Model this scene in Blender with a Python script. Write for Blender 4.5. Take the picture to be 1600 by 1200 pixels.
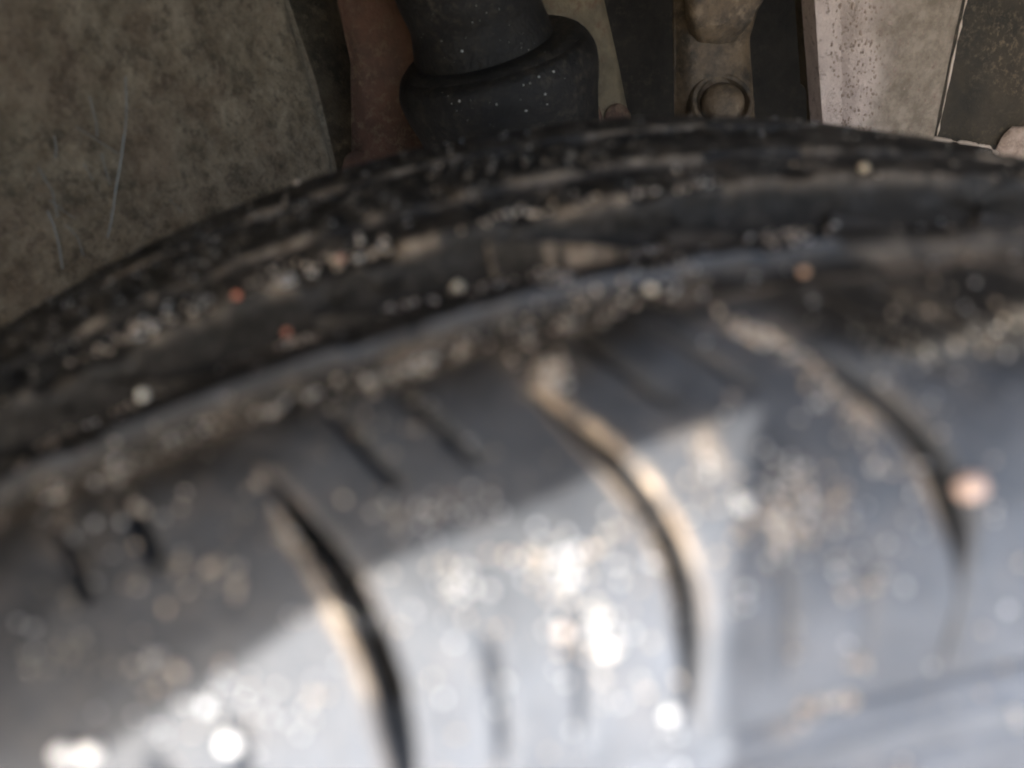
import bpy, bmesh, math
import numpy as np
from mathutils import Matrix, Vector

for o in list(bpy.data.objects): bpy.data.objects.remove(o)
SC = bpy.context.scene
COL = SC.collection
rad = math.radians

# ------------------------------------------------------------------ camera
R = 0.292                    # tyre radius; wheel centre is at x=0, y=0, z=R, axle along y
CAM = np.array([-0.0489, -0.1237, 0.3283 + R])
YAW, PIT, ROL, HF = 0.174, -0.5165, -0.0705, 1.1077
cf = np.array([math.sin(YAW)*math.cos(PIT), math.cos(YAW)*math.cos(PIT), math.sin(PIT)])
_r0 = np.array([math.cos(YAW), -math.sin(YAW), 0.0]); _u0 = np.cross(_r0, cf)
cr = math.cos(ROL)*_r0 + math.sin(ROL)*_u0
cu = -math.sin(ROL)*_r0 + math.cos(ROL)*_u0
cd = bpy.data.cameras.new("camera"); cam = bpy.data.objects.new("camera", cd); COL.objects.link(cam)
cam.matrix_world = Matrix(((cr[0], cu[0], -cf[0], CAM[0]), (cr[1], cu[1], -cf[1], CAM[1]),
                           (cr[2], cu[2], -cf[2], CAM[2]), (0, 0, 0, 1)))
cd.sensor_fit = 'HORIZONTAL'; cd.sensor_width = 36; cd.angle = HF
cd.clip_start = 0.005; cd.clip_end = 500
cd.dof.use_dof = True; cd.dof.focus_distance = 0.45; cd.dof.aperture_fstop = 10.2
SC.camera = cam

# ------------------------------------------------------------------ light
SUN = np.array([-0.55, -0.58, 0.60]); SUN /= np.linalg.norm(SUN)
EL = math.asin(SUN[2]); AZ = math.atan2(SUN[0], SUN[1])
W = bpy.data.worlds.new("World"); SC.world = W; W.use_nodes = True
nt = W.node_tree
bgn = nt.nodes["Background"]; sky = nt.nodes.new("ShaderNodeTexSky")
sky.sky_type = 'NISHITA'; sky.sun_disc = False
sky.sun_elevation = EL; sky.sun_rotation = AZ
sky.air_density = 1.0; sky.dust_density = 3.0; sky.ozone_density = 1.2
nt.links.new(sky.outputs[0], bgn.inputs[0]); bgn.inputs[1].default_value = 0.15
sl = bpy.data.lights.new("sun", 'SUN'); sl.energy = 2.25; sl.angle = rad(0.5); sl.color = (1.0, 0.98, 0.95)
so = bpy.data.objects.new("sun", sl); COL.objects.link(so)
so.rotation_euler = Vector(SUN).to_track_quat('Z', 'Y').to_euler()
SC.view_settings.view_transform = 'Standard'; SC.view_settings.look = 'None'
SC.view_settings.exposure = 2.25; SC.view_settings.gamma = 1
SC.render.engine = 'CYCLES'
SC.cycles.use_denoising = True
SC.cycles.filter_width = 1.8
SC.cycles.max_bounces = 8; SC.cycles.diffuse_bounces = 6

# ------------------------------------------------------------------ helpers
rng = np.random.default_rng(7)

def ray(px, py):
    d = cf + (px-800)/(800/math.tan(HF/2))*cr - (py-600)/(800/math.tan(HF/2))*cu
    return d/np.linalg.norm(d)

def at_y(px, py, y):
    d = ray(px, py); return CAM + d*((y-CAM[1])/d[1])

def _h(ix, iy, iz):
    n = (ix.astype(np.int64)*374761393 + iy.astype(np.int64)*668265263 + iz.astype(np.int64)*2147483647) & 0xffffffff
    n = ((n ^ (n >> 13))*1274126177) & 0xffffffff
    n = ((n ^ (n >> 16))*2246822519) & 0xffffffff
    return ((n ^ (n >> 15)) & 0xffff)/65535.0

def vnoise(p, s):
    p = np.asarray(p, float)*s; i = np.floor(p); f = p-i; f = f*f*(3-2*f); i = i.astype(np.int64)
    out = 0
    for a in (0, 1):
        for b in (0, 1):
            for c in (0, 1):
                w = (f[..., 0] if a else 1-f[..., 0])*(f[..., 1] if b else 1-f[..., 1])*(f[..., 2] if c else 1-f[..., 2])
                out = out + w*_h(i[..., 0]+a, i[..., 1]+b, i[..., 2]+c)
    return out

def fbm(p, s, n=3):
    t = 0; a = 1; k = 0
    for i in range(n):
        t = t+a*vnoise(np.asarray(p)+i*3.7, s*2**i); k += a; a *= .5
    return t/k

def smooth(a, b, x):
    t = np.clip((x-a)/(b-a), 0, 1); return t*t*(3-2*t)

def mesh_np(name, V, F, mat=None, parent=None, attr=None, smooth_=True, color=None):
    me = bpy.data.meshes.new(name)
    V = np.asarray(V, float).reshape(-1, 3)
    if isinstance(F, np.ndarray):
        me.vertices.add(len(V)); me.vertices.foreach_set("co", V.ravel())
        k = F.shape[1]; n = len(F)
        me.loops.add(n*k); me.loops.foreach_set("vertex_index", F.ravel().astype(np.int32))
        me.polygons.add(n); me.polygons.foreach_set("loop_start", np.arange(0, n*k, k, dtype=np.int32))
        me.update(calc_edges=True); me.validate()
    else:
        me.from_pydata([tuple(v) for v in V], [], F)
    if smooth_:
        me.polygons.foreach_set("use_smooth", np.ones(len(me.polygons), bool))
    if attr is not None:
        for k_, a in attr.items():
            at = me.attributes.new(k_, 'FLOAT', 'POINT'); at.data.foreach_set("value", np.asarray(a, np.float32).ravel())
    if color is not None:
        at = me.attributes.new("tint", 'FLOAT_COLOR', 'POINT')
        c4 = np.concatenate([color, np.ones((len(color), 1))], 1).astype(np.float32); at.data.foreach_set("color", c4.ravel())
    if mat: me.materials.append(mat)
    me.update()
    o = bpy.data.objects.new(name, me); COL.objects.link(o)
    if parent is not None: o.parent = parent
    return o

def grid_faces(nr, nc, wrap=False):
    r = np.arange(nr-1)[:, None]; c = np.arange(nc if wrap else nc-1)[None, :]
    c2 = (c+1) % nc
    return np.stack([r*nc+c, r*nc+c2, (r+1)*nc+c2, (r+1)*nc+c], -1).reshape(-1, 4)

def tag(o, label=None, cat=None, group=None, kind=None):
    for k, v in (("label", label), ("category", cat), ("group", group), ("kind", kind)):
        if v: o[k] = v
    return o

def empty(name, loc=(0, 0, 0)):
    o = bpy.data.objects.new(name, None); COL.objects.link(o); o.location = loc; o.empty_display_size = .02; return o

def keep(o, parent):           # parent without moving
    o.parent = parent; o.matrix_parent_inverse = Matrix.Translation(parent.location).inverted(); return o

# ------------------------------------------------------------------ materials
class N:
    def __init__(s, name):
        s.m = bpy.data.materials.new(name); s.m.use_nodes = True; s.t = s.m.node_tree; s.b = s.t.nodes["Principled BSDF"]
        s.tc = s.t.nodes.new("ShaderNodeTexCoord")
    def n(s, typ, **kw):
        x = s.t.nodes.new(typ)
        for k, v in kw.items():
            if k.startswith('i_'):
                x.inputs[k[2:].replace('_', ' ')].default_value = v
            else: setattr(x, k, v)
        return x
    def l(s, a, b): s.t.links.new(a, b)
    def noise(s, scale, detail=4, rough=.6, stretch=None):
        x = s.n("ShaderNodeTexNoise"); x.inputs['Scale'].default_value = scale; x.inputs['Detail'].default_value = detail; x.inputs['Roughness'].default_value = rough
        if stretch:
            mp = s.n("ShaderNodeMapping"); mp.inputs['Scale'].default_value = stretch; s.l(s.tc.outputs['Object'], mp.inputs[0]); s.l(mp.outputs[0], x.inputs['Vector'])
        else: s.l(s.tc.outputs['Object'], x.inputs['Vector'])
        return x.outputs['Fac']
    def ramp(s, fac, a, b, ca=(0, 0, 0, 1), cb=(1, 1, 1, 1)):
        x = s.n("ShaderNodeValToRGB"); e = x.color_ramp.elements
        e[0].position = a; e[1].position = b; e[0].color = ca; e[1].color = cb; s.l(fac, x.inputs[0]); return x.outputs[0]
    def mix(s, fac, a, b):
        x = s.n("ShaderNodeMix", data_type='RGBA')
        if isinstance(fac, (int, float)): x.inputs[0].default_value = fac
        else: s.l(fac, x.inputs[0])
        for v, i in ((a, 6), (b, 7)):
            if isinstance(v, tuple): x.inputs[i].default_value = (*v, 1) if len(v) == 3 else v
            else: s.l(v, x.inputs[i])
        return x.outputs[2]
    def math(s, op, a, b=None):
        x = s.n("ShaderNodeMath", operation=op)
        for v, i in ((a, 0), (b, 1)):
            if v is None: continue
            if isinstance(v, (int, float)): x.inputs[i].default_value = v
            else: s.l(v, x.inputs[i])
        return x.outputs[0]
    def attr(s, name):
        x = s.n("ShaderNodeAttribute", attribute_name=name); return x
    def bump(s, h, strength, dist):
        x = s.n("ShaderNodeBump"); x.inputs['Strength'].default_value = strength; x.inputs['Distance'].default_value = dist
        s.l(h, x.inputs['Height']); s.l(x.outputs[0], s.b.inputs['Normal']); return x
    def out(s, col, rough=.6, metal=0, spec=.5):
        if isinstance(col, tuple): s.b.inputs['Base Color'].default_value = (*col, 1)
        else: s.l(col, s.b.inputs['Base Color'])
        if isinstance(rough, (int, float)): s.b.inputs['Roughness'].default_value = rough
        else: s.l(rough, s.b.inputs['Roughness'])
        s.b.inputs['Metallic'].default_value = metal; s.b.inputs['Specular IOR Level'].default_value = spec
        return s.m

def mat_rubber(name='tyre_rubber'):
    k = N(name)
    film_tone = k.ramp(k.noise(90, 5, .65), .35, .75)
    fl = k.attr('film_tone').outputs['Fac']
    clean = k.mix(film_tone, (.014, .0125, .0105), (.027, .0235, .0195))
    dusty = k.mix(film_tone, (.102, .110, .124), (.166, .178, .199))
    base = k.mix(fl, clean, dusty)  # clean to dusty; also carries painted block shade and ridge highlight
    fine = k.ramp(k.noise(700, 4, .7), .52, .68)
    base = k.mix(k.math('MULTIPLY', fine, .22), base, (.20, .17, .14))
    d = k.attr('dirt').outputs['Fac']
    dn = k.math('MULTIPLY', d, k.ramp(k.noise(420, 4, .7), .22, .52))
    dn = k.math('MINIMUM', k.math('ADD', dn, k.math('MULTIPLY', k.math('MAXIMUM', k.math('SUBTRACT', d, .55), 0.0), 1.6)), 1.0)
    tan = k.mix(k.ramp(k.noise(260, 3), .4, .65), (.27, .20, .135), (.54, .43, .32))
    col = k.mix(dn, base, tan)
    rough = k.math('ADD', k.math('MULTIPLY', dn, .3), .58)
    k.bump(k.noise(1400, 4, .7), .35, .0004)
    m_ = k.out(col, rough, 0, .42)
    k.l(k.math('ADD', k.math('MULTIPLY', fl, .22), .20), k.b.inputs['Specular IOR Level'])
    return m_

def mat_grit():
    k = N('grit_mineral'); c = k.attr('tint').outputs['Color']
    return k.out(c, .42, 0, .6)

def mat_dirty(name, c1, c2, c3, s1=30, s2=220, rough=.7, bump=.5, metal=0, lo=.4, hi=.65, stretch=None, spec=.4):
    k = N(name)
    a = k.ramp(k.noise(s1, 5, .65, stretch), lo, hi)
    col = k.mix(a, c1, c2)
    b = k.ramp(k.noise(s2, 5, .7), .5, .68)
    b2 = k.math('MULTIPLY', b, k.ramp(k.noise(s1*.6, 3), .35, .65))
    col = k.mix(b2, col, c3)
    k.bump(k.noise(s2*1.6, 5, .7), bump, .0012)
    return k.out(col, rough, metal, spec)

M_RUB = mat_rubber()
M_GRIT = mat_grit()
def mat_liner():
    k = N('liner_plastic')
    m = k.attr('grime_shade').outputs['Fac']
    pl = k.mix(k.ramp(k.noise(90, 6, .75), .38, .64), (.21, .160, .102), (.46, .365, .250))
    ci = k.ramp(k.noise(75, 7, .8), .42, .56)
    crust_shade = k.mix(k.ramp(k.math('SUBTRACT', k.noise(85, 8, .8), k.math('MULTIPLY', m, .11)), .40, .55), (.026, .023, .015), (.155, .115, .062))
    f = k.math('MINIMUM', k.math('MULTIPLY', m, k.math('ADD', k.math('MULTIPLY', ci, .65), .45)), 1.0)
    col = k.mix(f, pl, crust_shade)
    och = k.math('MULTIPLY', k.ramp(k.noise(330, 5, .75), .53, .62), k.ramp(k.noise(48, 3), .38, .58))
    col = k.mix(k.math('MULTIPLY', och, k.math('ADD', k.math('MULTIPLY', m, .6), .35)), col, (.42, .31, .185))
    dk = k.math('MULTIPLY', k.ramp(k.noise(130, 7, .8), .51, .60), .55)
    col = k.mix(dk, col, (.040, .032, .022))
    pu = k.math('MULTIPLY', k.ramp(k.noise(42, 5, .7), .48, .62), .25)
    col = k.mix(pu, col, (.20, .105, .062))
    hgt = k.math('ADD', k.noise(300, 6, .8), k.math('MULTIPLY', k.noise(90, 4, .7), 1.5))
    k.bump(hgt, 1.0, .003)
    return k.out(col, .6, 0, .4)
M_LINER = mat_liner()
M_RUST = mat_dirty('rusty_steel', (.18, .090, .056), (.095, .056, .038), (.24, .165, .095), 40, 190, .8, .9)
M_TAN = mat_dirty('dusty_steel', (.22, .168, .10), (.10, .078, .048), (.13, .07, .04), 45, 190, .75, .9)
M_BOOT = mat_dirty('boot_rubber', (.011, .0095, .008), (.024, .020, .0155), (.075, .058, .040), 55, 260, .6, .8)
M_BRACKET = mat_dirty('bracket_steel', (.15, .103, .060), (.040, .031, .021), (.27, .195, .125), 75, 190, .5, 1.0)
def mat_strut():
    k = N('strut_steel')
    m = k.attr('grime_shade').outputs['Fac']
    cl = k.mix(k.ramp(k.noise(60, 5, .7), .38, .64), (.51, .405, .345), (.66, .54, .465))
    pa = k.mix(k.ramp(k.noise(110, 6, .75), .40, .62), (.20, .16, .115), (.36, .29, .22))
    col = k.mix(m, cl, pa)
    sp = k.math('MULTIPLY', k.ramp(k.noise(300, 4, .7), .57, .66), .7)
    col = k.mix(sp, col, (.26, .19, .145))
    k.bump(k.math('ADD', k.noise(420, 5, .75), k.math('MULTIPLY', k.noise(140, 3, .6), 1.2)), .9, .002)
    return k.out(col, .5, 0, .5)
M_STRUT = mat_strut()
M_DARK = mat_dirty('shield_steel', (.045, .035, .022), (.022, .019, .013), (.15, .11, .07), 40, 380, .75)
M_WELL = mat_dirty('underseal', (.052, .046, .038), (.030, .028, .024), (.10, .08, .06), 25, 160, .85)
M_GAP = mat_dirty('grimy_steel', (.14, .108, .068), (.060, .048, .032), (.20, .15, .09), 50, 170, .85, 1.0)
M_MUD = mat_dirty('dry_mud', (.38, .29, .235), (.24, .175, .135), (.48, .38, .31), 300, 900, .85)
M_PALE = N('pale_scratch').out((.27, .27, .255), .7)
M_PAINT = N('body_paint').out((.30, .32, .35), .25, 0, .5)
M_ALLOY = N('rim_metal').out((.45, .46, .47), .35, .8)
M_GROUND = mat_dirty('ground_concrete', (.42, .41, .395), (.36, .35, .335), (.28, .265, .245), 3, 40, .9)

# ------------------------------------------------------------------ ground, car body around the wheel
s = 60.0
g = mesh_np('ground', [(-s, -s, 0), (s, -s, 0), (s, s, 0), (-s, s, 0)], np.array([[0, 1, 2, 3]]), M_GROUND, smooth_=False)
tag(g, kind='structure')

# ------------------------------------------------------------------ tyre profile
UC, RCR, RS = 0.060, 0.35, 0.022
PMAX = rad(78)
def prof(u):
    u = np.asarray(u, float); sg = np.sign(u); a = np.abs(u); p0 = UC/RCR
    ph = np.minimum(a, UC)/RCR
    y = RCR*np.sin(ph); r = R-RCR*(1-np.cos(ph))
    b = np.clip((a-UC)/RS, 0, PMAX-p0)
    y = y+RS*(np.sin(p0+b)-np.sin(p0)); r = r-RS*(np.cos(p0)-np.cos(p0+b))
    e = np.maximum(a-UC-RS*(PMAX-p0), 0)
    # side wall: bows out and then back in to the bead
    y = y+e*np.cos(PMAX)-1.6*e*e; r = r-e*np.sin(PMAX)
    psi = np.where(a <= UC, ph, np.where(e > 0, PMAX+2.5*e, p0+b))
    return sg*y, r, sg*psi

def S(th, u, h):
    y, r, psi = prof(u)
    rr = r+h*np.cos(psi); yy = y+h*np.sin(psi)
    return np.stack([rr*np.sin(th), yy+0*th, R+rr*np.cos(th)], -1)

def T(u):      # sideways run of the cross grooves over the shoulder
    return np.interp(-u, [.036, .0425, .045, .0533, .0611, .0688, .0738, .0778, .0846, .0866, .0935],
                     [-.021, -.0165, -.0125, 0, .0103, .0203, .0235, .0240, .0205, .0188, .0140])

U0, U1 = -.0425, -.0928
DEEP = -.0080
tl = [-.2143, -.1178, -.0235]
cuts = [-.2143-.0300-.1000*i for i in range(5, 0, -1)]+tl+[-.0235+.0925*i for i in range(1, 6)]
nrest = 68-(len(cuts)-1)
rest = np.linspace(cuts[-1], cuts[0]+2*math.pi, nrest+1)
starts = cuts[:-1]+list(rest[:-1]); ends = cuts[1:]+list(rest[1:])
# dust left on the two banks of each cut: (bank before, bank after), groove width in metres
BANK = {0: (.5, .4, .0030), 1: (.5, .4, .0030), 2: (.5, .4, .0030), 3: (.6, .4, .0030), 4: (.75, .45, .0030), 5: (1.0, .15, .0030), 6: (.85, .75, .0026),
        7: (1.0, .0, .0031), 8: (.4, .4, .003)}

wheel = empty('tyre_assembly', (0, 0, R))
tag(wheel, 'dusty black car tyre with sandy tread grooves filling the lower part of the picture', 'tyre')

# carcass ring: groove floors and side walls
th_f = np.arange(-.62, .47, .003); th_c = np.linspace(.47, 2*math.pi-.62, 150)[:-1]
TH = np.concatenate([th_f, th_c])
us = np.concatenate([np.linspace(-.185, -.112, 14), np.linspace(-.110, -.084, 66), np.linspace(-.082, .09, 70), np.linspace(.092, .185, 20)])
hs = np.where(np.abs(us) < .0835, DEEP, 0)
hs = hs + np.where(us <= -.0835, 0, 0)
ramp = smooth(.083, .0925, np.abs(us)); hs = DEEP*(1-ramp)
side = smooth(.0925, .0940, np.abs(us)); hs = hs-.0016*side
hs = hs+.0009*np.exp(-((np.abs(us)-.0985)/.0009)**2)-.0022*np.exp(-((np.abs(us)-.0942)/.0011)**2)-.0008*np.exp(-((np.abs(us)-.1030)/.0008)**2)
THg, USg = np.meshgrid(TH, us); HSg = np.repeat(hs[:, None], len(TH), 1)
P0 = S(THg, USg, HSg)
HSg = HSg+.0004*(fbm(P0, 260)-.5)*2
P0 = S(THg, USg, HSg)
dirt = .12*smooth(.42, .62, fbm(P0+5, 180))*(np.abs(USg) < .085)+.35*smooth(.55, .75, fbm(P0+9, 120))
tyre = mesh_np('tyre', P0, grid_faces(len(us), len(TH), True)[:, ::-1], M_RUB, None, {'dirt': dirt, 'film_tone': (USg < -.083)*.95})
tyre.parent = wheel; tyre.matrix_parent_inverse = Matrix.Translation((0, 0, -R))

def under(o):
    o.parent = tyre; o.matrix_parent_inverse = Matrix.Identity(4); return o

# near shoulder blocks, one mesh each
SIPES = {4: [(.0426, 1.0), (.0607, 1.0)], 5: [(.033, 1.0), (.059, .9)], 6: [(.033, .9), (.062, .5)]}
def block(i, a, b, fine):
    nc, nr = (96, 84) if fine else (9, 10)
    c = np.linspace(0, 1, nc)
    if fine:   # crowd the columns towards the banks
        c = .5-.5*np.cos(np.pi*c)*(.35+.65*np.abs(np.cos(np.pi*c))**.0)
        c = .65*np.linspace(0, 1, nc)+.35*(.5-.5*np.cos(np.pi*np.linspace(0, 1, nc)))
    u = np.linspace(U0, U1, nr)
    ba = BANK.get(i, (.4, .3, .003)); bb = BANK.get(i+1, (.4, .3, .003))
    Cg, Ug = np.meshgrid(c, u)
    run = T(Ug)
    taper = 1-.55*smooth(.080, .0925, -Ug); open_ = smooth(.0495, .0545, -Ug)
    taper = taper*(.03+.97*smooth(.0490, .0640, -Ug))
    fadeA = 1-.92*smooth(.0760, .0840, -Ug) if i == 7 else 1; fadeB = 1-.92*smooth(.0760, .0840, -Ug) if i+1 == 7 else 1
    A = a+run+ba[2]*taper*fadeA/2/R; B = b+run-bb[2]*taper*fadeB/2/R
    th = A+(B-A)*Cg
    dA = (th-A)*R; dB = (B-th)*R; dU = np.minimum(U0-Ug, 9)
    P = S(th, Ug, 0*th)
    wob = fbm(P, 300)
    h = -.0007*open_*(np.clip(1-dA/.0009, 0, 1)**2+np.clip(1-dB/.0009, 0, 1)**2)-.0006*np.clip(1-dU/.0012, 0, 1)**2
    h = h-.0009*smooth(.0915, .0928, -Ug)
    dirt = np.zeros_like(th)
    for off, dep in SIPES.get(i, [(.036, 1.0), (.065, .8)]):
        ts = a+off*(b-a)/.0955+run
        dd = (th-ts)*R+.0006*(wob-.5)
        wtop = smooth(.0445, .0475, -Ug)*(1-smooth(.0565, .061, -Ug))
        wbot = smooth(.0745, .079, -Ug)*(1-smooth(.0855, .090, -Ug))
        cut = np.exp(-(dd/.00058)**2)
        h = h-dep*cut*(.0036*wtop+(.0021 if i != 6 else .0013)*wbot)
        dirt = dirt+.45*dep*np.exp(-((dd+.0011)/.0006)**2)*wtop*smooth(.42, .62, fbm(P+51, 260))
    h = h+.00035*(fbm(P, 140)-.5)*2+.00012*(fbm(P+2, 900, 2)-.5)*2
    edge_n = .25+1.45*smooth(.30, .62, fbm(P+11, 330))
    w1 = .0003+.0008*fbm(P+4, 200)
    dirt = dirt+open_*(1-(.85 if i != 6 else .97*(Cg > .5)+.85*(Cg <= .5))*smooth(.0735 if i == 6 else .0725, .080, -Ug))*(ba[1]*np.exp(-(dA/w1)**2)*edge_n+bb[0]*1.5*np.exp(-(dB/(w1*(1.15 if i == 6 else 1.0 if i == 4 else .85)))**2)*edge_n)
    dirt = dirt+.55*np.exp(-(dU/.0016)**2)*smooth(.35, .6, fbm(P+21, 150))
    dirt = dirt+.10*smooth(.55, .72, fbm(P+31, 190, 4))*(.4+.6*smooth(-.075, -.045, Ug))
    if fine:
        for (tc, uc, st, su, am) in PATCH:
            dirt = dirt+am*np.exp(-((th-tc)/st)**2-((Ug-uc)/su)**2)*smooth(.35, .6, fbm(P+41, 330))
    dirt = np.clip(dirt, 0, 1)
    # skirt down to the groove floor
    def ringed(X):
        X = np.concatenate([X[:1], X, X[-1:]], 0); return np.concatenate([X[:, :1], X, X[:, -1:]], 1)
    H2, T2, Uu, D2 = ringed(h), ringed(th), ringed(Ug), ringed(dirt)
    for X in ((H2, -.0010, 1), (D2, 0, .12)):
        for k in (0, -1):
            X[0][k, :] = X[0][k, :]*X[2]+X[1]; X[0][1:-1, k] = X[0][1:-1, k]*X[2]+X[1]
    H2, T2, Uu, D2 = ringed(H2), ringed(T2), ringed(Uu), ringed(D2)
    H2[0, :] = H2[-1, :] = H2[:, 0] = H2[:, -1] = DEEP-.0003
    H2[-1, :] = np.minimum(H2[-2, :], -.003)
    V = S(T2, Uu, H2)
    return V, grid_faces(nr+4, nc+4)[:, ::-1], (D2, (H2 > -.0035)*(.47*smooth(0, .011, -Uu-.0440-.012*smooth(-.035, .02, T2)-.010*(fbm(S(T2, Uu, 0*Uu)+61, 130)-.5))*(1-.38*smooth(.21, .29, -T2))*(.86+.30*fbm(S(T2, Uu, 0*Uu)+71, 210, 3))+.42*smooth(.066, .086, -Uu)))  # dust tone; starts lower at right, thinned at far left as painted shade
# dust smears on the blocks: angle, across, spreads, amount
PATCH = [(-.040, -.0735, .016, .004, .22), (-.012, -.066, .010, .004, .5), (-.1165, -.052, .008, .004, .7), (-.034, -.052, .012, .0035, .9),
         (-.075, -.0650, .012, .004, .35)]
for i, (a, b) in enumerate(zip(starts, ends)):
    fine = -.55 < (a+b)/2 < .40
    V, F, D = block(i, a, b, fine)
    under(mesh_np('shoulder_block', V, F, M_RUB, None, {'dirt': D[0], 'film_tone': D[1]}))

# ribs that run round the tread
def rib(u_list, h_list, dirt_fn, notch=None, n_u=None, amp=1.0):
    u = np.asarray(u_list, float); h = np.asarray(h_list, float)
    t = np.linspace(0, len(u)-1, n_u or len(u)*6)
    uu = np.interp(t, np.arange(len(u)), u); hh = np.interp(t, np.arange(len(u)), h)
    THg, Ug = np.meshgrid(TH, uu); Hg = np.repeat(hh[:, None], len(TH), 1)
    P = S(THg, Ug, Hg*0)
    top = Hg > -.0035
    Ug = Ug+amp*.0024*(fbm(P*1.0+7, 150, 4)-.5)*top
    Hg = Hg+amp*top*(.0022*(fbm(P, 190, 4)-.5)-.0016*smooth(.56, .64, fbm(P+13, 140, 3))+.0004*(fbm(P+3, 700, 2)-.5))
    if notch is not None: Hg = np.where(top, Hg-notch(THg, Ug), Hg)
    d = np.clip(dirt_fn(THg, Ug, P), 0, 1)*smooth(-.0024, -.0004, Hg+.0012*(Ug < -.02))
    o = mesh_np('tread_rib', S(THg, Ug, Hg), grid_faces(len(uu), len(TH), True)[:, ::-1], M_RUB, None, {'dirt': d, 'film_tone': .95*np.exp(-((Ug+.0356)/.0010)**2)*(.60+.40*np.exp(-((THg+.09)/.11)**2))*(THg < .03)})  # edge highlight painted along the ridge as a paler band
    return under(o)

def lateral(pitch, w, depth, slant, lo, hi, ph=0):
    def f(t, u):
        x = ((t-slant*u-ph)/pitch) % 1.0; d = np.minimum(x, 1-x)*pitch*R
        return depth*np.exp(-(d/w)**2)*((u > lo) & (u < hi))
    return f
PI2 = 2*math.pi
# ledge and rib beside the shoulder row
rib([-.0422, -.0420, -.0380, -.0370, -.0362, -.0352, -.0345, -.0236, -.0226, -.0224], [DEEP-.0004, -.0016, -.0013, .0001, .0008, .0006, -.0032, -.0040, -.0045, DEEP-.0004],
    lambda t, u, p: .40*smooth(.45, .65, fbm(p+1, 170))*np.exp(-((u+.0400)/.0022)**2)+.10*smooth(.55, .7, fbm(p+6, 300))*(u > -.034)+.06*smooth(.5, .7, fbm(p+2, 500)),
    None, 60, .40)
# middle rib
rib([-.0127, -.0125, -.0118, -.0108, -.0010, -.0002, 0], [DEEP-.0004, -.0012, -.0001, .0001, .0001, -.0008, DEEP-.0004],
    lambda t, u, p: (.5-.3*smooth(-.05, .03, t)*(t < 1))*np.exp(-((u+.0116)/.0013)**2)*smooth(.47, .60, fbm(p+1, 170))+.12*smooth(.5, .66, fbm(p+5, 260)),
    lateral(PI2/68, .0007, .0018, 9.0, -.0128, -.004, .01), 44)
# far rib
rib([.0042, .0044, .0052, .0280, .0288, .0290], [DEEP-.0004, -.0012, -.0001, .0000, -.001, DEEP-.0004],
    lambda t, u, p: .35*np.exp(-((u-.0052)/.0015)**2)*smooth(.48, .62, fbm(p+2, 170))+.14*smooth(.54, .66, fbm(p+15, 260)),
    lateral(PI2/68, .001, .003, 3.0, .018, .030, .03), 44, .55)
# far shoulder
rib([.0335, .0337, .0345, .060, .072, .082, .0925, .0927], [DEEP-.0004, -.0012, 0, 0, 0, 0, -.0005, DEEP],
    lambda t, u, p: .35*np.exp(-((u-.0345)/.0015)**2)*smooth(.48, .62, fbm(p+3, 170))+.15*smooth(.54, .66, fbm(p+25, 260)),
    lateral(PI2/68, .0009, .0020, -2.0, .036, .056, .05), 60, .25)

# slanted tie bars across the dark groove
tb_mesh = None
for i in range(68):
    tc = -.080+.0925*(i-4) if i < 12 else -.080+.0925*7+(PI2-.0925*11)/(57)*(i-11)
    n1, n2 = 26, 7
    a = np.linspace(0, 1, n1); c = np.linspace(-1, 1, n2)
    Cg, Ag = np.meshgrid(c, a)
    tt = tc-.030+.062*Ag; mid = -.10 < tc < -.0
    uu = -.0135-.0095*Ag**1.2+(.0004 if mid else .0010)*Cg
    P = S(tt, uu, 0*tt)
    hh = (-.0022 if mid else -.0052)-.0010*np.abs(Cg)**3+.0012*(fbm(P, 300)-.5)-.0006*Ag
    hh = np.where(np.abs(Cg) > .99, DEEP-.0003, hh)
    D = np.clip((.50 if mid else .05)*smooth(.50, .62, fbm(P+8, 230)), 0, 1)
    if abs(tc) < .6:
        under(mesh_np('tie_bar', S(tt, uu, hh), grid_faces(n1, n2), M_RUB, None, {'dirt': D, 'film_tone': 0*D}))

# rim inside the tyre
bm = bmesh.new(); prev = None
for (y, r) in [(-.062, .125), (-.075, .178), (-.068, .182), (-.055, .170), (.055, .170), (.068, .182), (.075, .178), (.02, .12), (.0, .03), (-.055, .03), (-.062, .125)]:
    ring = [bm.verts.new((r*math.sin(k*PI2/48), y, R+r*math.cos(k*PI2/48))) for k in range(48)]
    if prev:
        for k in range(48): bm.faces.new((prev[k], prev[(k+1) % 48], ring[(k+1) % 48], ring[k]))
    prev = ring
bmesh.ops.recalc_face_normals(bm, faces=bm.faces)
me = bpy.data.meshes.new('wheel_rim'); bm.to_mesh(me); bm.free(); me.materials.append(M_ALLOY)
rim = bpy.data.objects.new('wheel_rim', me); COL.objects.link(rim); rim.parent = wheel; rim.matrix_parent_inverse = Matrix.Translation((0, 0, -R))

# ------------------------------------------------------------------ grit and pebbles lying on the tyre
_uu = np.linspace(-.13, .10, 3000); _py, _pr, _ = prof(_uu)
def hit(px, py):
    d = ray(px, py); t = np.linspace(.03, .30, 2600); P = CAM+t[:, None]*d
    rr = np.hypot(P[:, 0], P[:, 2]-R)
    ins = rr < np.interp(P[:, 1], _py, _pr, left=-1, right=-1)
    if not ins.any(): return None
    i = ins.argmax(); th = math.atan2(P[i, 0], P[i, 2]-R)
    j = ((_py-P[i, 1])**2+(_pr-rr[i])**2).argmin()
    return th, _uu[j]

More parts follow.
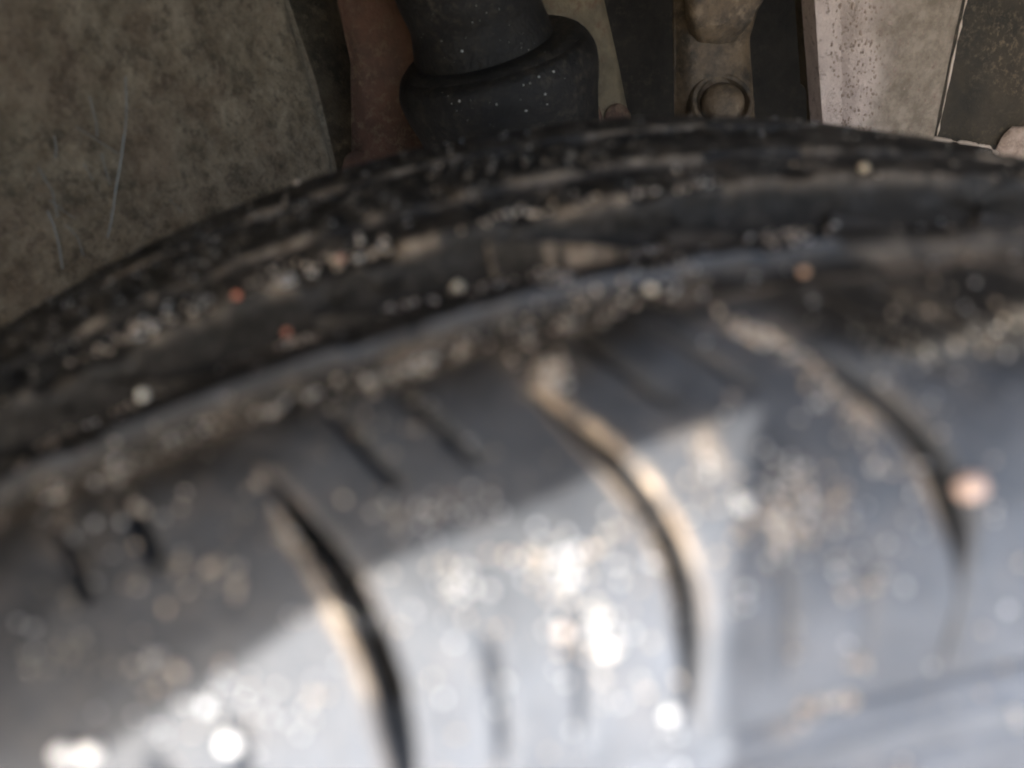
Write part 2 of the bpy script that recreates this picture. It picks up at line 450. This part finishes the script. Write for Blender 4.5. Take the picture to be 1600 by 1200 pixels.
bm = bmesh.new(); bmesh.ops.create_icosphere(bm, subdivisions=1, radius=1)
ICO = np.array([v.co[:] for v in bm.verts]); ICF = np.array([[v.index for v in f.verts] for f in bm.faces]); bm.free()
bm = bmesh.new(); bmesh.ops.create_icosphere(bm, subdivisions=3, radius=1)
ICO3 = np.array([v.co[:] for v in bm.verts]); ICF3 = np.array([[v.index for v in f.verts] for f in bm.faces]); bm.free()

def groove_h(th, u):          # how deep the surface lies under the smooth profile at a spot
    if -.0225 < u < -.0127 or .0002 < u < .0042 or .029 < u < .0335: return DEEP
    if -.0345 < u < -.0225: return -.0036
    if -.0425 < u < -.0372: return -.0012
    if U1 < u < U0:
        for c in cuts:
            if abs((th-c-float(T(u)))*R) < .0012: return DEEP*.75
    return 0.0

TANS = [(.48, .38, .28), (.40, .32, .25), (.55, .47, .38), (.35, .27, .19), (.50, .48, .45)]
PALE = [(.58, .57, .55), (.52, .47, .40), (.54, .54, .55)]
GREY = [(.24, .205, .16), (.30, .27, .22), (.17, .15, .12)]
GV, GF, GC = [], [], []
def grain(th, u, r, col):
    n = ICO*(r*rng.uniform(.65, 1.25, 3))*(1+.25*rng.standard_normal((len(ICO), 1)))
    q = rng.standard_normal(4); q /= np.linalg.norm(q); w, x, y, z = q
    M = np.array([[1-2*(y*y+z*z), 2*(x*y-z*w), 2*(x*z+y*w)], [2*(x*y+z*w), 1-2*(x*x+z*z), 2*(y*z-x*w)], [2*(x*z-y*w), 2*(y*z+x*w), 1-2*(x*x+y*y)]])
    c = S(np.array(th), np.array(u), np.array(groove_h(th, u)+r*.45))
    GF.append(ICF+len(ICO)*len(GV)); GV.append(n@M.T+c); GC.append(np.repeat(np.array([col])*rng.uniform(.8, 1.2), len(ICO), 0))

# clusters: centre, spread along, spread across, tilt in degrees, count, radius range in mm, palette
CL = [(715, 915, 75, 55, 0, 15, .36, .46, PALE), (885, 860, 65, 50, -20, 13, .36, .46, PALE+TANS), (900, 920, 95, 26, 58, 20, .36, .5, PALE), (945, 1000, 30, 34, 0, 9, .36, .5, PALE),
      (1010, 1110, 70, 50, 0, 9, .34, .46, PALE), (130, 1178, 45, 20, 0, 4, .35, .5, PALE), (250, 1045, 40, 20, 0, 5, .3, .45, TANS), (330, 1090, 100, 50, -20, 6, .3, .42, PALE),
      (800, 960, 240, 160, 0, 36, .26, .40, PALE+TANS), (420, 1090, 200, 70, -20, 12, .26, .40, PALE+TANS), (560, 720, 260, 70, -20, 16, .26, .40, TANS+GREY), (250, 900, 170, 90, -20, 16, .26, .42, TANS+GREY), (1350, 820, 190, 170, 0, 46, .26, .40, TANS+PALE),
      (700, 790, 80, 20, -5, 10, .24, .4, TANS+PALE), (1215, 825, 60, 36, 10, 34, .24, .42, PALE+TANS), (1240, 755, 65, 38, 20, 20, .24, .42, TANS+PALE), (1185, 520, 40, 18, 25, 34, .2, .45, TANS),
      (1250, 570, 60, 14, 42, 16, .2, .4, TANS), (1360, 690, 70, 16, 52, 22, .15, .35, TANS), (850, 590, 35, 25, 40, 30, .2, .5, TANS), (950, 700, 70, 9, 48, 12, .2, .40, TANS), (1015, 775, 50, 9, 56, 10, .25, .42, PALE+TANS),
      (1060, 880, 60, 8, 70, 8, .2, .4, TANS), (470, 840, 80, 12, 52, 20, .2, .4, TANS), (540, 960, 25, 12, 60, 10, .3, .5, PALE), (205, 775, 34, 8, 50, 5, .2, .36, TANS), (110, 840, 36, 9, 60, 4, .2, .36, TANS),
      (585, 410, 40, 25, 0, 46, .25, .5, TANS), (440, 440, 60, 16, -18, 40, .2, .45, TANS), (700, 395, 60, 18, -15, 34, .2, .45, TANS), (840, 345, 80, 16, -14, 60, .2, .45, TANS), (1000, 312, 90, 12, -10, 46, .2, .4, TANS),
      (1085, 300, 30, 22, 40, 30, .25, .5, TANS), (880, 400, 90, 7, 6, 34, .2, .4, TANS), (1110, 380, 50, 8, 8, 16, .2, .4, TANS), (1250, 330, 90, 12, -8, 18, .2, .4, TANS), (180, 545, 90, 16, -32, 40, .2, .45, TANS), (40, 650, 50, 20, -35, 24, .2, .45, TANS),
      (300, 480, 60, 18, -22, 26, .2, .4, TANS+GREY), (120, 480, 90, 30, -30, 40, .15, .35, TANS+GREY), (300, 400, 120, 24, -22, 60, .15, .35, TANS+GREY), (600, 300, 160, 26, -14, 80, .15, .35, TANS+GREY), (900, 240, 150, 20, -4, 70, .12, .3, TANS+GREY),
      (180, 720, 110, 18, -22, 46, .2, .45, TANS+GREY), (420, 630, 120, 16, -20, 46, .2, .42, TANS+GREY), (640, 570, 100, 18, -18, 40, .2, .42, TANS+GREY), (880, 480, 120, 22, -14, 30, .2, .4, TANS+GREY), (1040, 450, 60, 20, -8, 12, .2, .4, TANS),
      (1400, 570, 100, 55, 0, 26, .15, .28, GREY), (1500, 500, 90, 60, 0, 26, .15, .30, GREY+TANS), (1440, 600, 60, 35, 0, 7, .2, .4, PALE), (1300, 1095, 45, 10, -18, 12, .25, .45, TANS), (1345, 1035, 14, 10, 0, 4, .25, .4, TANS), (1590, 1125, 8, 8, 0, 3, .3, .5, PALE),
      (640, 790, 50, 25, 0, 5, .24, .4, GREY), (330, 900, 50, 28, 20, 14, .2, .42, GREY+TANS), (110, 1020, 60, 40, 0, 14, .2, .4, GREY), (1110, 700, 30, 40, 0, 8, .2, .4, TANS), (430, 1120, 120, 50, 0, 10, .2, .4, PALE)]
for (x, y, sx, sy, ang, n, r0, r1, pal) in CL:
    ca, sa = math.cos(rad(ang)), math.sin(rad(ang))
    for _ in range(int(n*1.5)):
        a, b = rng.normal(0, sx*.7), rng.normal(0, sy*.7)
        q = hit(x+a*ca-b*sa, y+a*sa+b*ca)
        if q is None: continue
        r = (r0+(r1-r0)*(.25+.5*rng.random()))/1000*(.72 if pal is PALE else .72 if y < 330 and x > 250 or (x, y) in ((120, 480), (300, 400)) else 1.1 if y < 620 else .95)
        grain(q[0], q[1], r, pal[rng.integers(len(pal))])
for _ in range(1500):            # fine sand all over
    th = rng.uniform(-.5, .35); u = rng.uniform(-.105, .06)
    if u < -.05 and rng.random() < .55: continue
    grain(th, u, rng.uniform(.08, .24)/1000, (TANS+GREY+PALE)[rng.integers(11)])
sand = mesh_np('sand', np.concatenate(GV), np.concatenate(GF), M_GRIT, None, None, False, np.concatenate(GC))
tag(sand, 'tan and pale grains of sand stuck all over the tyre tread', 'sand', kind='stuff')

PEB = [(1508, 762, 1.25, (.60, .41, .31), 'large pinkish tan pebble on the tread beside the lower end of the curved dark groove'),
       (372, 465, .62, (.75, .24, .13), 'bright orange red grit speck on the dusty rib edge, brighter of the two'),
       (427, 476, .55, (.62, .22, .13), 'dull orange red grit speck at the black groove, lower of two side by side'),
       (535, 408, .55, (.60, .28, .18), 'rusty red grit speck beside the clump of tan sand'),
       (212, 602, .80, (.80, .74, .60), 'cream oval grain lying alone in the black tread groove'),
       (1160, 790, .66, (.70, .69, .65), 'white round grain at the edge of sun and shade'),
       (362, 1158, .75, (.85, .83, .80), 'glaring white pebble alone on the sunlit shoulder block'),
       (105, 1176, .80, (.85, .83, .80), 'dazzling white pebble beside another in the sunlit bottom corner'),
       (146, 1172, .80, (.85, .80, .74), 'dazzling cream pebble beside another in the sunlit bottom corner'),
       (948, 1012, .70, (.72, .64, .56), 'brightest pebble at the foot of the sunlit white sand streak'),
       (880, 985, .58, (.62, .52, .45), 'pinkish pebble just beside the sunlit white sand streak'),
       (1045, 1112, .62, (.66, .64, .62), 'white pebble low between the sunlit groove and shade edge'),
       (325, 1102, .50, (.60, .60, .60), 'pale grey pebble above the glaring white one on sunlit rubber'),
       (1016, 448, .62, (.72, .62, .48), 'pale tan pebble just below the bluish rib edge'),
       (1256, 420, .55, (.55, .33, .20), 'brown orange pebble on dark dusty rubber below the rib edge'),
       (1348, 267, .75, (.60, .48, .32), 'tan pebble on the dark far tread beneath the pale metal strut'),
       (705, 402, .70, (.62, .55, .42), 'long tan pebble standing in the black groove'),
       (465, 288, .80, (.42, .33, .24), 'brown pebble lodged at the far tyre edge against the liner')]
for (px, py, r, c, lab) in PEB:
    q = hit(px, py)
    if q is None: continue
    r /= 1000
    P = ICO3*np.array([1.15, .95, .8])
    P = P*(1+.28*(fbm(P+px*.37, 1.4)-.5)[:, None]*2+.08*(fbm(P+px, 5)-.5)[:, None])
    base = S(np.array(q[0]), np.array(q[1]), np.array(groove_h(*q)*.6))
    nrm = S(np.array(q[0]), np.array(q[1]), np.array(1.0))-S(np.array(q[0]), np.array(q[1]), np.array(0.0))
    o = mesh_np('pebble', P*r, ICF3, M_GRIT, None, None, True, np.repeat(np.array([c]), len(P), 0))
    o.location = base+nrm*r*.6; o.rotation_euler = Vector(nrm).to_track_quat('Z', 'Y').to_euler()
    tag(o, lab, 'pebble', 'pebbles stuck on the tyre')

# ------------------------------------------------------------------ things inside the wheel arch
def sheet(name, left, right, mat, parent=None, bulge=0.0, thick=.004, lump=.0012, ls=60, nu=60, nv=90, roll=None, attr=None):
    """metal or plastic sheet: left and right edges are lists of (px, py, y) seen points, run top to bottom"""
    def edge(pts):
        P = np.array([at_y(*q) for q in pts]); L = np.concatenate([[0], np.cumsum(np.linalg.norm(np.diff(P, axis=0), axis=1))])
        t = np.linspace(0, L[-1], nv); return np.stack([np.interp(t, L, P[:, k]) for k in range(3)], 1)
    A, B = edge(left), edge(right)
    a = np.linspace(0, 1, nu)[None, :, None]
    G = A[:, None]*(1-a)+B[:, None]*a
    n = np.cross(G[:, -1]-G[:, 0], np.array([0, 0, 1.0])); n /= np.linalg.norm(n, axis=1)[:, None]
    n[n[:, 1] > 0] *= -1
    x = a[0, :, 0]
    off = bulge*(1-(2*x-1)**2)[None, :]+lump*2*(fbm(G, ls, 4)-.5)
    if roll:
        rl = roll if len(roll) == 4 else roll+roll
        off = off-rl[0]*np.clip(1-x/rl[1], 0, 1)[None, :]**2-rl[2]*np.clip(1-(1-x)/rl[3], 0, 1)[None, :]**2
    F_ = G+n[:, None]*off[..., None]; K = G-n[:, None]*thick+0*F_
    V = np.concatenate([F_.reshape(-1, 3), K.reshape(-1, 3)]); f1 = grid_faces(nv, nu); m = nv*nu
    f2 = f1[:, ::-1]+m
    idx = np.arange(m).reshape(nv, nu)
    loop = np.concatenate([idx[0, :], idx[1:, -1], idx[-1, ::-1][1:], idx[::-1, 0][1:-1]]); l2 = np.roll(loop, -1)
    f3 = np.stack([loop, loop+m, l2+m, l2], 1)
    o = mesh_np(name, V, np.concatenate([f1[:, ::-1], f2[:, ::-1], f3[:, ::-1]]), mat)
    o.data.set_sharp_from_angle(angle=rad(50)) if hasattr(o.data, 'set_sharp_from_angle') else None
    if attr is not None:
        at = o.data.attributes.new(attr[0], 'FLOAT', 'POINT'); at.data.foreach_set('value', np.concatenate([attr[1](G).ravel()]*2).astype(np.float32))
    if parent is not None: keep(o, parent)
    return o

# dirty plastic liner
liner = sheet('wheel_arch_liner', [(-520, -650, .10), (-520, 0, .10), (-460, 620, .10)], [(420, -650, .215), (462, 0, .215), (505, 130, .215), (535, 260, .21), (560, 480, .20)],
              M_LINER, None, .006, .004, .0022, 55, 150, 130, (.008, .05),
              ('grime_shade', lambda G: np.clip(smooth(-.02, .10, G[..., 0]+.13+.30*(fbm(G, 30, 4)-.5)+.55*(R+.0-G[..., 2])), 0, 1)))  # rises to the lower right: mud crust plus painted shade near the tyre
tag(liner, 'dirty grey brown plastic wheel arch liner with pale scratches', 'arch liner')
def streak(pts, w):
    V = []
    for (x, y) in pts:
        # sits just proud of the liner, found along the view line
        d = ray(x, y); ok, loc, nn, _ = liner.ray_cast(Vector(CAM), Vector(d))
        p = np.array(loc)-d*.0006 if ok else at_y(x, y, .15)
        sx = cr*w
        V += [p-sx, p+sx, p+sx+d*.0012, p-sx+d*.0012]
    F = []
    for i in range(len(pts)-1):
        b = i*4
        for k in range(4): F.append((b+k, b+(k+1) % 4, b+4+(k+1) % 4, b+4+k))
    F += [(0, 1, 2, 3), (len(V)-1, len(V)-2, len(V)-3, len(V)-4)]
    o = mesh_np('scratch', V, F, M_PALE, None, None, False); keep(o, liner); return o
bpy.context.view_layer.update()
for pts, w in (([(194, 210), (190, 245), (182, 290), (174, 345), (168, 372)], .00035), ([(118, 198), (150, 218), (184, 240)], .00028), ([(85, 212), (88, 232), (86, 248)], .00022),
               ([(74, 330), (84, 352), (92, 382), (98, 420)], .00032), ([(76, 312), (100, 330), (118, 342)], .00022), ([(130, 255), (146, 282)], .00018), ([(265, 312), (285, 332)], .00018), ([(60, 262), (82, 300), (90, 340)], .0002), ([(140, 150), (150, 190), (152, 214)], .0002), ([(196, 120), (198, 170), (195, 212)], .00024), ([(104, 352), (122, 372), (130, 400)], .0002), ([(158, 240), (172, 290)], .00016)):
    streak(pts, w*.8)

# steel strut tower behind the boot
tower = empty('strut_tower', tuple(at_y(740, 300, .29)))
tag(tower, 'rust brown and tan steel tower standing behind the black rubber boot', 'strut tower')
sheet('rusty_panel', [(520, -650, .275), (530, 0, .275), (552, 100, .275), (556, 480, .27)], [(700, -650, .285), (705, 0, .285), (705, 480, .28)], M_RUST, tower, .004, .004, .0012, 60, 40, 90, (.005, .12))
sheet('tan_panel', [(706, -650, .300), (706, 0, .300), (712, 480, .295)], [(905, -650, .285), (945, 0, .285), (968, 100, .285), (988, 200, .285), (1010, 480, .28)], M_TAN, tower, .003, .004, .0010, 50, 50, 90, (.004, .06))
sheet('inner_panel', [(380, -650, .325), (385, 0, .325), (390, 480, .32)], [(560, -650, .330), (566, 0, .330), (580, 480, .325)], M_GAP, tower, .006, .004, .0030, 60, 50, 90)
# rust blisters at the foot of the tan panel
for (x, y, r) in ((916, 196, .0085), (964, 196, .0075), (560, 275, .008), (610, 270, .007)):
    P = ICO3*np.array([1, .05, 1.5])*r; P = P*(1+.35*(fbm(ICO3+x, 2.2)-.5)[:, None])
    o = mesh_np('rust_blister', P+at_y(x, y, .2835 if x > 700 else .2735), ICF3, M_RUST); keep(o, tower)

# rubber boot: a lathed bellows, leaning
boot = empty('rubber_boot', tuple(at_y(790, 230, .262)))
tag(boot, 'black rubber bellows boot with dust specks beside the rusty strip', 'rubber boot')
def lathe(name, prof_, mat, parent, M, nseg=72, lump=.0006, closed=True):
    pr = np.array(prof_); t = np.linspace(0, len(pr)-1, len(pr)*6)
    # catmull-like smoothing
    rr = np.interp(t, np.arange(len(pr)), pr[:, 0]); zz = np.interp(t, np.arange(len(pr)), pr[:, 1])
    ker = np.array([1, 2, 3, 2, 1])/9.0
    rr = np.convolve(np.pad(rr, 2, mode='edge'), ker, 'valid'); zz2 = np.convolve(np.pad(zz, 2, mode='edge'), ker, 'valid')
    an = np.linspace(0, PI2, nseg, endpoint=False)
    A, Rr = np.meshgrid(an, rr); Z = np.repeat(zz2[:, None], nseg, 1)
    P = np.stack([Rr*np.cos(A), Rr*np.sin(A), Z], -1)
    P = P+np.stack([np.cos(A), np.sin(A), 0*A], -1)*(lump*2*(fbm(P+3, 90)-.5))[..., None]
    P = P.reshape(-1, 3)@np.array(M.to_3x3()).T+np.array(M.translation)
    o = mesh_np(name, P, grid_faces(len(rr), nseg, True), mat)
    bmm = bmesh.new(); bmm.from_mesh(o.data); bmm.verts.ensure_lookup_table()
    n = len(rr)
    if closed:
        bmm.faces.new([bmm.verts[k] for k in range(nseg)][::-1]); bmm.faces.new([bmm.verts[(n-1)*nseg+k] for k in range(nseg)])
    bmesh.ops.recalc_face_normals(bmm, faces=bmm.faces); bmm.to_mesh(o.data); bmm.free()
    for p in o.data.polygons: p.use_smooth = True
    keep(o, parent); return o
YB = .245
c_low = at_y(786, 150, YB); c_up = at_y(742, 22, YB)
tilt = Matrix.Rotation(rad(12), 4, 'Y').inverted() @ Matrix.Rotation(rad(6), 4, 'X')
px = lambda n: n*np.linalg.norm(c_low-CAM)/1294.0     # pixel length at the boot
Mlow = Matrix.Translation(c_low) @ tilt; Mup = Matrix.Translation(c_up) @ tilt
lathe('lower_fold', [(px(60), px(70)), (px(100), px(72)), (px(138), px(62)), (px(148), px(40)), (px(146), px(12)), (px(136), px(-30)), (px(130), px(-80)), (px(128), px(-220)), (px(60), px(-225))], M_BOOT, boot, Mlow)
lathe('upper_fold', [(px(60), px(-62)), (px(92), px(-60)), (px(103), px(-48)), (px(98), px(-20)), (px(94), px(0)), (px(100), px(30)), (px(104), px(80)), (px(98), px(160)), (px(96), px(420)), (px(40), px(424))], M_BOOT, boot, Mup)
lathe('boot_lip', [(px(70), px(-8)), (px(120), px(-8)), (px(134), px(0)), (px(120), px(9)), (px(70), px(8))], M_BOOT, boot, Matrix.Translation(at_y(770, 80, YB)) @ tilt)
bpy.context.view_layer.update()
SV, SF, SCo = [], [], []
for (x, y, r) in ((842, 120, 1.0), (828, 130, .8), (818, 133, .7), (865, 112, .9), (852, 147, .9), (822, 173, 1.2), (776, 163, 1.0), (718, 158, .9), (722, 80, 1.1), (706, 162, .5), (700, 150, .4), (855, 163, .6), (826, 78, .5), (714, 173, .5), (760, 20, .5), (738, 35, .6), (780, 14, .5), (795, 66, .4), (750, 32, .4), (690, 64, .4), (850, 195, .5)) + \
        tuple((rng.uniform(655, 900), rng.uniform(5, 200), rng.uniform(.15, .4)) for _ in range(34)):
    d = ray(x, y); best = None
    for ch in boot.children:
        mi = ch.matrix_world.inverted(); ok, loc, nn, _ = ch.ray_cast(mi @ Vector(CAM), mi.to_3x3() @ Vector(d))
        if ok:
            w = np.array(ch.matrix_world @ loc); dd = np.linalg.norm(w-CAM)
            if best is None or dd < best[0]: best = (dd, w)
    if best is None: continue
    n = ICO*(r*.00050*rng.uniform(.6, 1.3, 3)); SF.append(ICF+len(ICO)*len(SV)); SV.append(n+best[1]); SCo.append(np.repeat(np.array([(.50, .48, .42)]), len(ICO), 0))
o = mesh_np('dust_speck', np.concatenate(SV), np.concatenate(SF), M_GRIT, None, None, False, np.concatenate(SCo)); o['kind'] = 'stuff'; keep(o, boot)

# bracket with a bolt
br = empty('mounting_bracket', tuple(at_y(1125, 260, .26)))
tag(br, 'brown grimy steel bracket with a round headed bolt', 'bracket')
sheet('bracket_plate', [(1050, -650, .262), (1062, 0, .262), (1062, 60, .258), (1058, 480, .25)], [(1205, -650, .270), (1196, 0, .270), (1180, 60, .262), (1188, 200, .256), (1195, 480, .25)], M_BRACKET, br, .006, .005, .0016, 70, 50, 80, (.006, .14))
sheet('bracket_lip', [(1074, -650, .246), (1080, 0, .246), (1083, 40, .248), (1092, 66, .254)], [(1210, -650, .250), (1197, 0, .250), (1178, 34, .251), (1150, 70, .256)], M_BRACKET, br, .002, .006, .0014, 110, 40, 60, (.002, .08))
cb = at_y(1129, 160, .245); pb = np.linalg.norm(cb-CAM)/1294.0
Mb = Matrix.Translation(cb) @ Vector(-cf+np.array([0, 0, .15])).to_track_quat('Z', 'Y').to_matrix().to_4x4()
bolt = lathe('bolt', [(pb*1, pb*20), (pb*9, pb*20), (pb*19, pb*17), (pb*27, pb*10), (pb*30, 0), (pb*30, -pb*10), (pb*30, -pb*30)], M_BRACKET, br, Mb, 48, .0009)
wash = lathe('washer', [(pb*28, -pb*14), (pb*34, -pb*12), (pb*37, pb*1), (pb*43, pb*2), (pb*47, -pb*6), (pb*48, -pb*34), (pb*28, -pb*34)], M_BRACKET, br, Mb, 48, .0007)
wash.parent = bolt; wash.matrix_parent_inverse = Matrix.Identity(4)

# pale pitted strut
st = empty('metal_strut', tuple(at_y(1380, 260, .25)))
tag(st, 'pale grey pitted steel strut with a bright thin edge', 'metal strut')
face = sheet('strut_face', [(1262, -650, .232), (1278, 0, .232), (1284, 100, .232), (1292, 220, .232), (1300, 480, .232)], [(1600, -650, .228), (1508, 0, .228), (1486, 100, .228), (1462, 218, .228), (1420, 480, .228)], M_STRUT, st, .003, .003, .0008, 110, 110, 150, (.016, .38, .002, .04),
             ('grime_shade', lambda G: np.clip(smooth(.16, .62, np.linspace(0, 1, G.shape[1])[None, :]+.55*(fbm(G, 60, 4)-.5)), 0, 1)))  # brown patina away from the left edge, painted in as its shaded side
sheet('strut_flank', [(1236, -650, .268), (1248, 0, .268), (1256, 120, .268), (1266, 480, .268)], [(1272, -650, .244), (1290, 0, .244), (1296, 100, .244), (1304, 220, .244), (1312, 480, .244)], M_GAP, st, .001, .002, .0026, 90, 30, 100)
# folded bright edge
def bead(name, pts, r, mat, parent, nseg=10):
    P = np.array([at_y(*q) for q in pts]); L = np.concatenate([[0], np.cumsum(np.linalg.norm(np.diff(P, axis=0), axis=1))])
    n = 90; t = np.linspace(0, L[-1], n); C = np.stack([np.interp(t, L, P[:, k]) for k in range(3)], 1)
    C = C+.0006*(np.stack([fbm(C+k*5, 160) for k in range(3)], 1)-.5)
    rr = r*(.15+1.5*smooth(.30, .70, fbm(C+2, 260))); an = np.linspace(0, PI2, nseg, endpoint=False)
    tg = np.gradient(C, axis=0); tg /= np.linalg.norm(tg, axis=1)[:, None]
    e1 = np.cross(tg, np.array([0, 1.0, .1])); e1 /= np.linalg.norm(e1, axis=1)[:, None]; e2 = np.cross(tg, e1)
    V = C[:, None]+rr[:, None, None]*(np.cos(an)[None, :, None]*e1[:, None]+np.sin(an)[None, :, None]*e2[:, None])
    o = mesh_np(name, V, grid_faces(n, nseg, True), mat); keep(o, parent); return o
M_EDGE = N('edge_glint').out((.50, .41, .33), .45, .1, .5)  # pale colour paints the light caught along the folded edges
bead('strut_edge_glint', [(1602, -650, .227), (1510, 0, .227), (1488, 100, .227), (1463, 218, .227), (1422, 480, .227)], .00036, M_EDGE, st)
# mud spatter on the pale face
bpy.context.view_layer.update()
DV, DF = [], []
for _ in range(300):
    y = rng.uniform(-20, 215); x = 1290+abs(rng.normal(0, 55))+rng.uniform(0, 30)+y*.03
    d = ray(x, y); mi = face.matrix_world.inverted(); ok, loc, nn, _ = face.ray_cast(mi @ Vector(CAM), mi.to_3x3() @ Vector(d))
    if not ok: continue
    w = np.array(face.matrix_world @ loc); r = rng.uniform(.25, .60)*(1.7 if rng.random() < .12 else 1)
    n = ICO*np.array([r*rng.uniform(.7, 1.2), .35, r*rng.uniform(.8, 1.8)])*.001*(1+.2*rng.standard_normal((len(ICO), 1)))
    DF.append(ICF+len(ICO)*len(DV)); DV.append(n+w)
o = mesh_np('mud_spatter', np.concatenate(DV), np.concatenate(DF), M_MUD, None, None, True); o['kind'] = 'stuff'; keep(o, st)

# dark shield at the right with a bright lower flange
sh = empty('dust_shield', tuple(at_y(1560, 260, .27)))
tag(sh, 'dark pitted metal shield beside the pale strut with a bright lower flange', 'dust shield')
sheet('shield_plate', [(1560, -650, .262), (1496, 0, .262), (1478, 100, .260), (1455, 222, .256)], [(2100, -650, .262), (2000, 0, .262), (1900, 150, .258), (1800, 236, .256)], M_DARK, sh, .002, .003, .0016, 90, 90, 90)
bead('flange_edge_glint', [(1456, 216, .250), (1500, 222, .249), (1545, 229, .248), (1562, 244, .247)], .0007, M_EDGE, sh)
sheet('flange', [(1456, 218, .252), (1452, 300, .246), (1450, 480, .24)], [(1562, 240, .250), (1570, 300, .246), (1590, 480, .24)], M_BRACKET, sh, .001, .003, .0008, 90, 30, 40)
sheet('flange_step', [(1590, 200, .2500), (1575, 214, .2490), (1562, 240, .2480), (1566, 300, .244), (1590, 480, .238)], [(1800, 190, .250), (1810, 240, .248), (1820, 300, .244), (1840, 480, .238)], M_MUD, sh, .001, .004, .0010, 90, 40, 40, (.003, .08))

# ------------------------------------------------------------------ car body: wheel housing, fender and added shadow flap
car = empty('parked_car', (0, 0, R))
tag(car, 'car body wheel housing in deep shade behind the suspension parts', 'car body')
def boxmesh(name, boxes, mat):
    bm = bmesh.new()
    for (x0, y0, z0, x1, y1, z1) in boxes:
        v = [bm.verts.new(c) for c in ((x0, y0, z0), (x1, y0, z0), (x1, y1, z0), (x0, y1, z0), (x0, y0, z1), (x1, y0, z1), (x1, y1, z1), (x0, y1, z1))]
        for f in ((0, 3, 2, 1), (4, 5, 6, 7), (0, 1, 5, 4), (1, 2, 6, 5), (2, 3, 7, 6), (3, 0, 4, 7)): bm.faces.new([v[k] for k in f])
    bmesh.ops.bevel(bm, geom=list(bm.edges), offset=.004, segments=2, affect='EDGES')
    me = bpy.data.meshes.new(name); bm.to_mesh(me); bm.free(); me.materials.append(mat)
    o = bpy.data.objects.new(name, me); COL.objects.link(o); keep(o, car); return o
boxmesh('inner_wall', [(-.60, .40, .17, .75, .43, 1.0)], M_WELL)
boxmesh('housing_roof', [(-.60, -.14, .80, .75, .395, .83)], M_WELL)
boxmesh('front_wall', [(-.56, -.14, .18, -.53, .395, .795)], M_WELL)
boxmesh('rear_wall', [(.66, -.14, .18, .69, .395, .795)], M_WELL)
boxmesh('floor_pan', [(-1.2, .435, .17, 2.6, 1.35, .20)], M_WELL)
# fender skin with the arch opening; the arch is cut through a plate with real thickness
SHADE = [(-.0783, -.0720, .2690), (-.0688, -.0710, .2727), (-.0514, -.0670, .2795), (-.0335, -.0654, .2831), (-.0267, -.0634, .2846), (-.0148, -.0622, .2859)]
YF = -.150
lip = []
for q in SHADE:
    q = np.array(q); t = (YF-q[1])/SUN[1]; w = q+t*SUN; lip.append((w[0], w[2]))
lip = sorted(lip)
print('lip', [(round(a, 4), round(b, 4), round(math.hypot(a, b), 4)) for a, b in lip])
ptsL = []
x0, z0 = lip[0]; a0 = math.atan2(x0, z0); r0 = math.hypot(x0, z0)
for a in np.linspace(rad(-108), a0, 40)[:-1]:
    r = r0; ptsL.append((r*math.sin(a), r*math.cos(a)))
ptsL += lip
x1, z1 = lip[-1]; a1 = math.atan2(x1, z1); r1 = math.hypot(x1, z1)
for a in np.linspace(a1, rad(108), 50)[1:]:
    r = r1+.110*smooth(0, .6, a-a1); ptsL.append((r*math.sin(a), r*math.cos(a)))
inner = np.array(ptsL); ang = np.arctan2(inner[:, 0], inner[:, 1])
def outer(a):
    d = np.array([math.sin(a), math.cos(a)]); t = 9
    for k, lim in ((0, -1.0), (0, 1.4), (1, .62), (1, -.12)):
        if d[k]*lim > 0: t = min(t, lim/d[k])
    return d*t
out_ = np.array([outer(a) for a in ang])
rows = []
lipw = inner*(1+.012/np.linalg.norm(inner, axis=1))[:, None]
for (ring, y) in ((inner, YF+.022), (inner, YF), (lipw, YF-.004), (lipw*1.03, YF-.002), (.5*lipw+.5*out_, YF-.03), (out_, YF-.02), (out_, YF+.003), (lipw, YF+.004), (lipw, YF+.022), (inner, YF+.022)):
    rows.append(np.stack([ring[:, 0], np.full(len(ring), y), ring[:, 1]+R], 1))
o = mesh_np('fender', np.stack(rows), grid_faces(len(rows), len(inner)), M_PAINT); keep(o, car)
bmm = bmesh.new(); bmm.from_mesh(o.data); bmesh.ops.recalc_face_normals(bmm, faces=bmm.faces); bmm.to_mesh(o.data); bmm.free()
# made-up flap out of view at the lip, added to cut the sunlight straight
VERT = [(-.0148, -.0622, .2859), (-.0202, -.0704, .2810), (-.0226, -.0753, .2748), (-.0241, -.0794, .2592)]
YT = YF-.003
ed = []
for q in VERT:
    q = np.array(q); t = (YT-q[1])/SUN[1]; w = q+t*SUN; ed.append((w[0], w[2]+R))
print('flap', np.round(ed, 4).tolist())
ed[0] = (ed[0][0], ed[0][1]+.004)
ed.append((ed[-1][0]+.002, ed[-1][1]-.035))
V = []
wd = .062
for (x, z) in ed: V += [(x, YT, z), (x+wd, YT-.004, z), (x+wd, YT-.007, z), (x, YT-.003, z)]
F = []
for i in range(len(ed)-1):
    b = i*4
    for k in range(4): F.append((b+k, b+4+k, b+4+(k+1) % 4, b+(k+1) % 4))
F += [(0, 1, 2, 3), tuple(len(V)-1-k for k in range(4))]
keep(mesh_np('shadow_flap', V, F, M_BOOT, None, None, False), car)
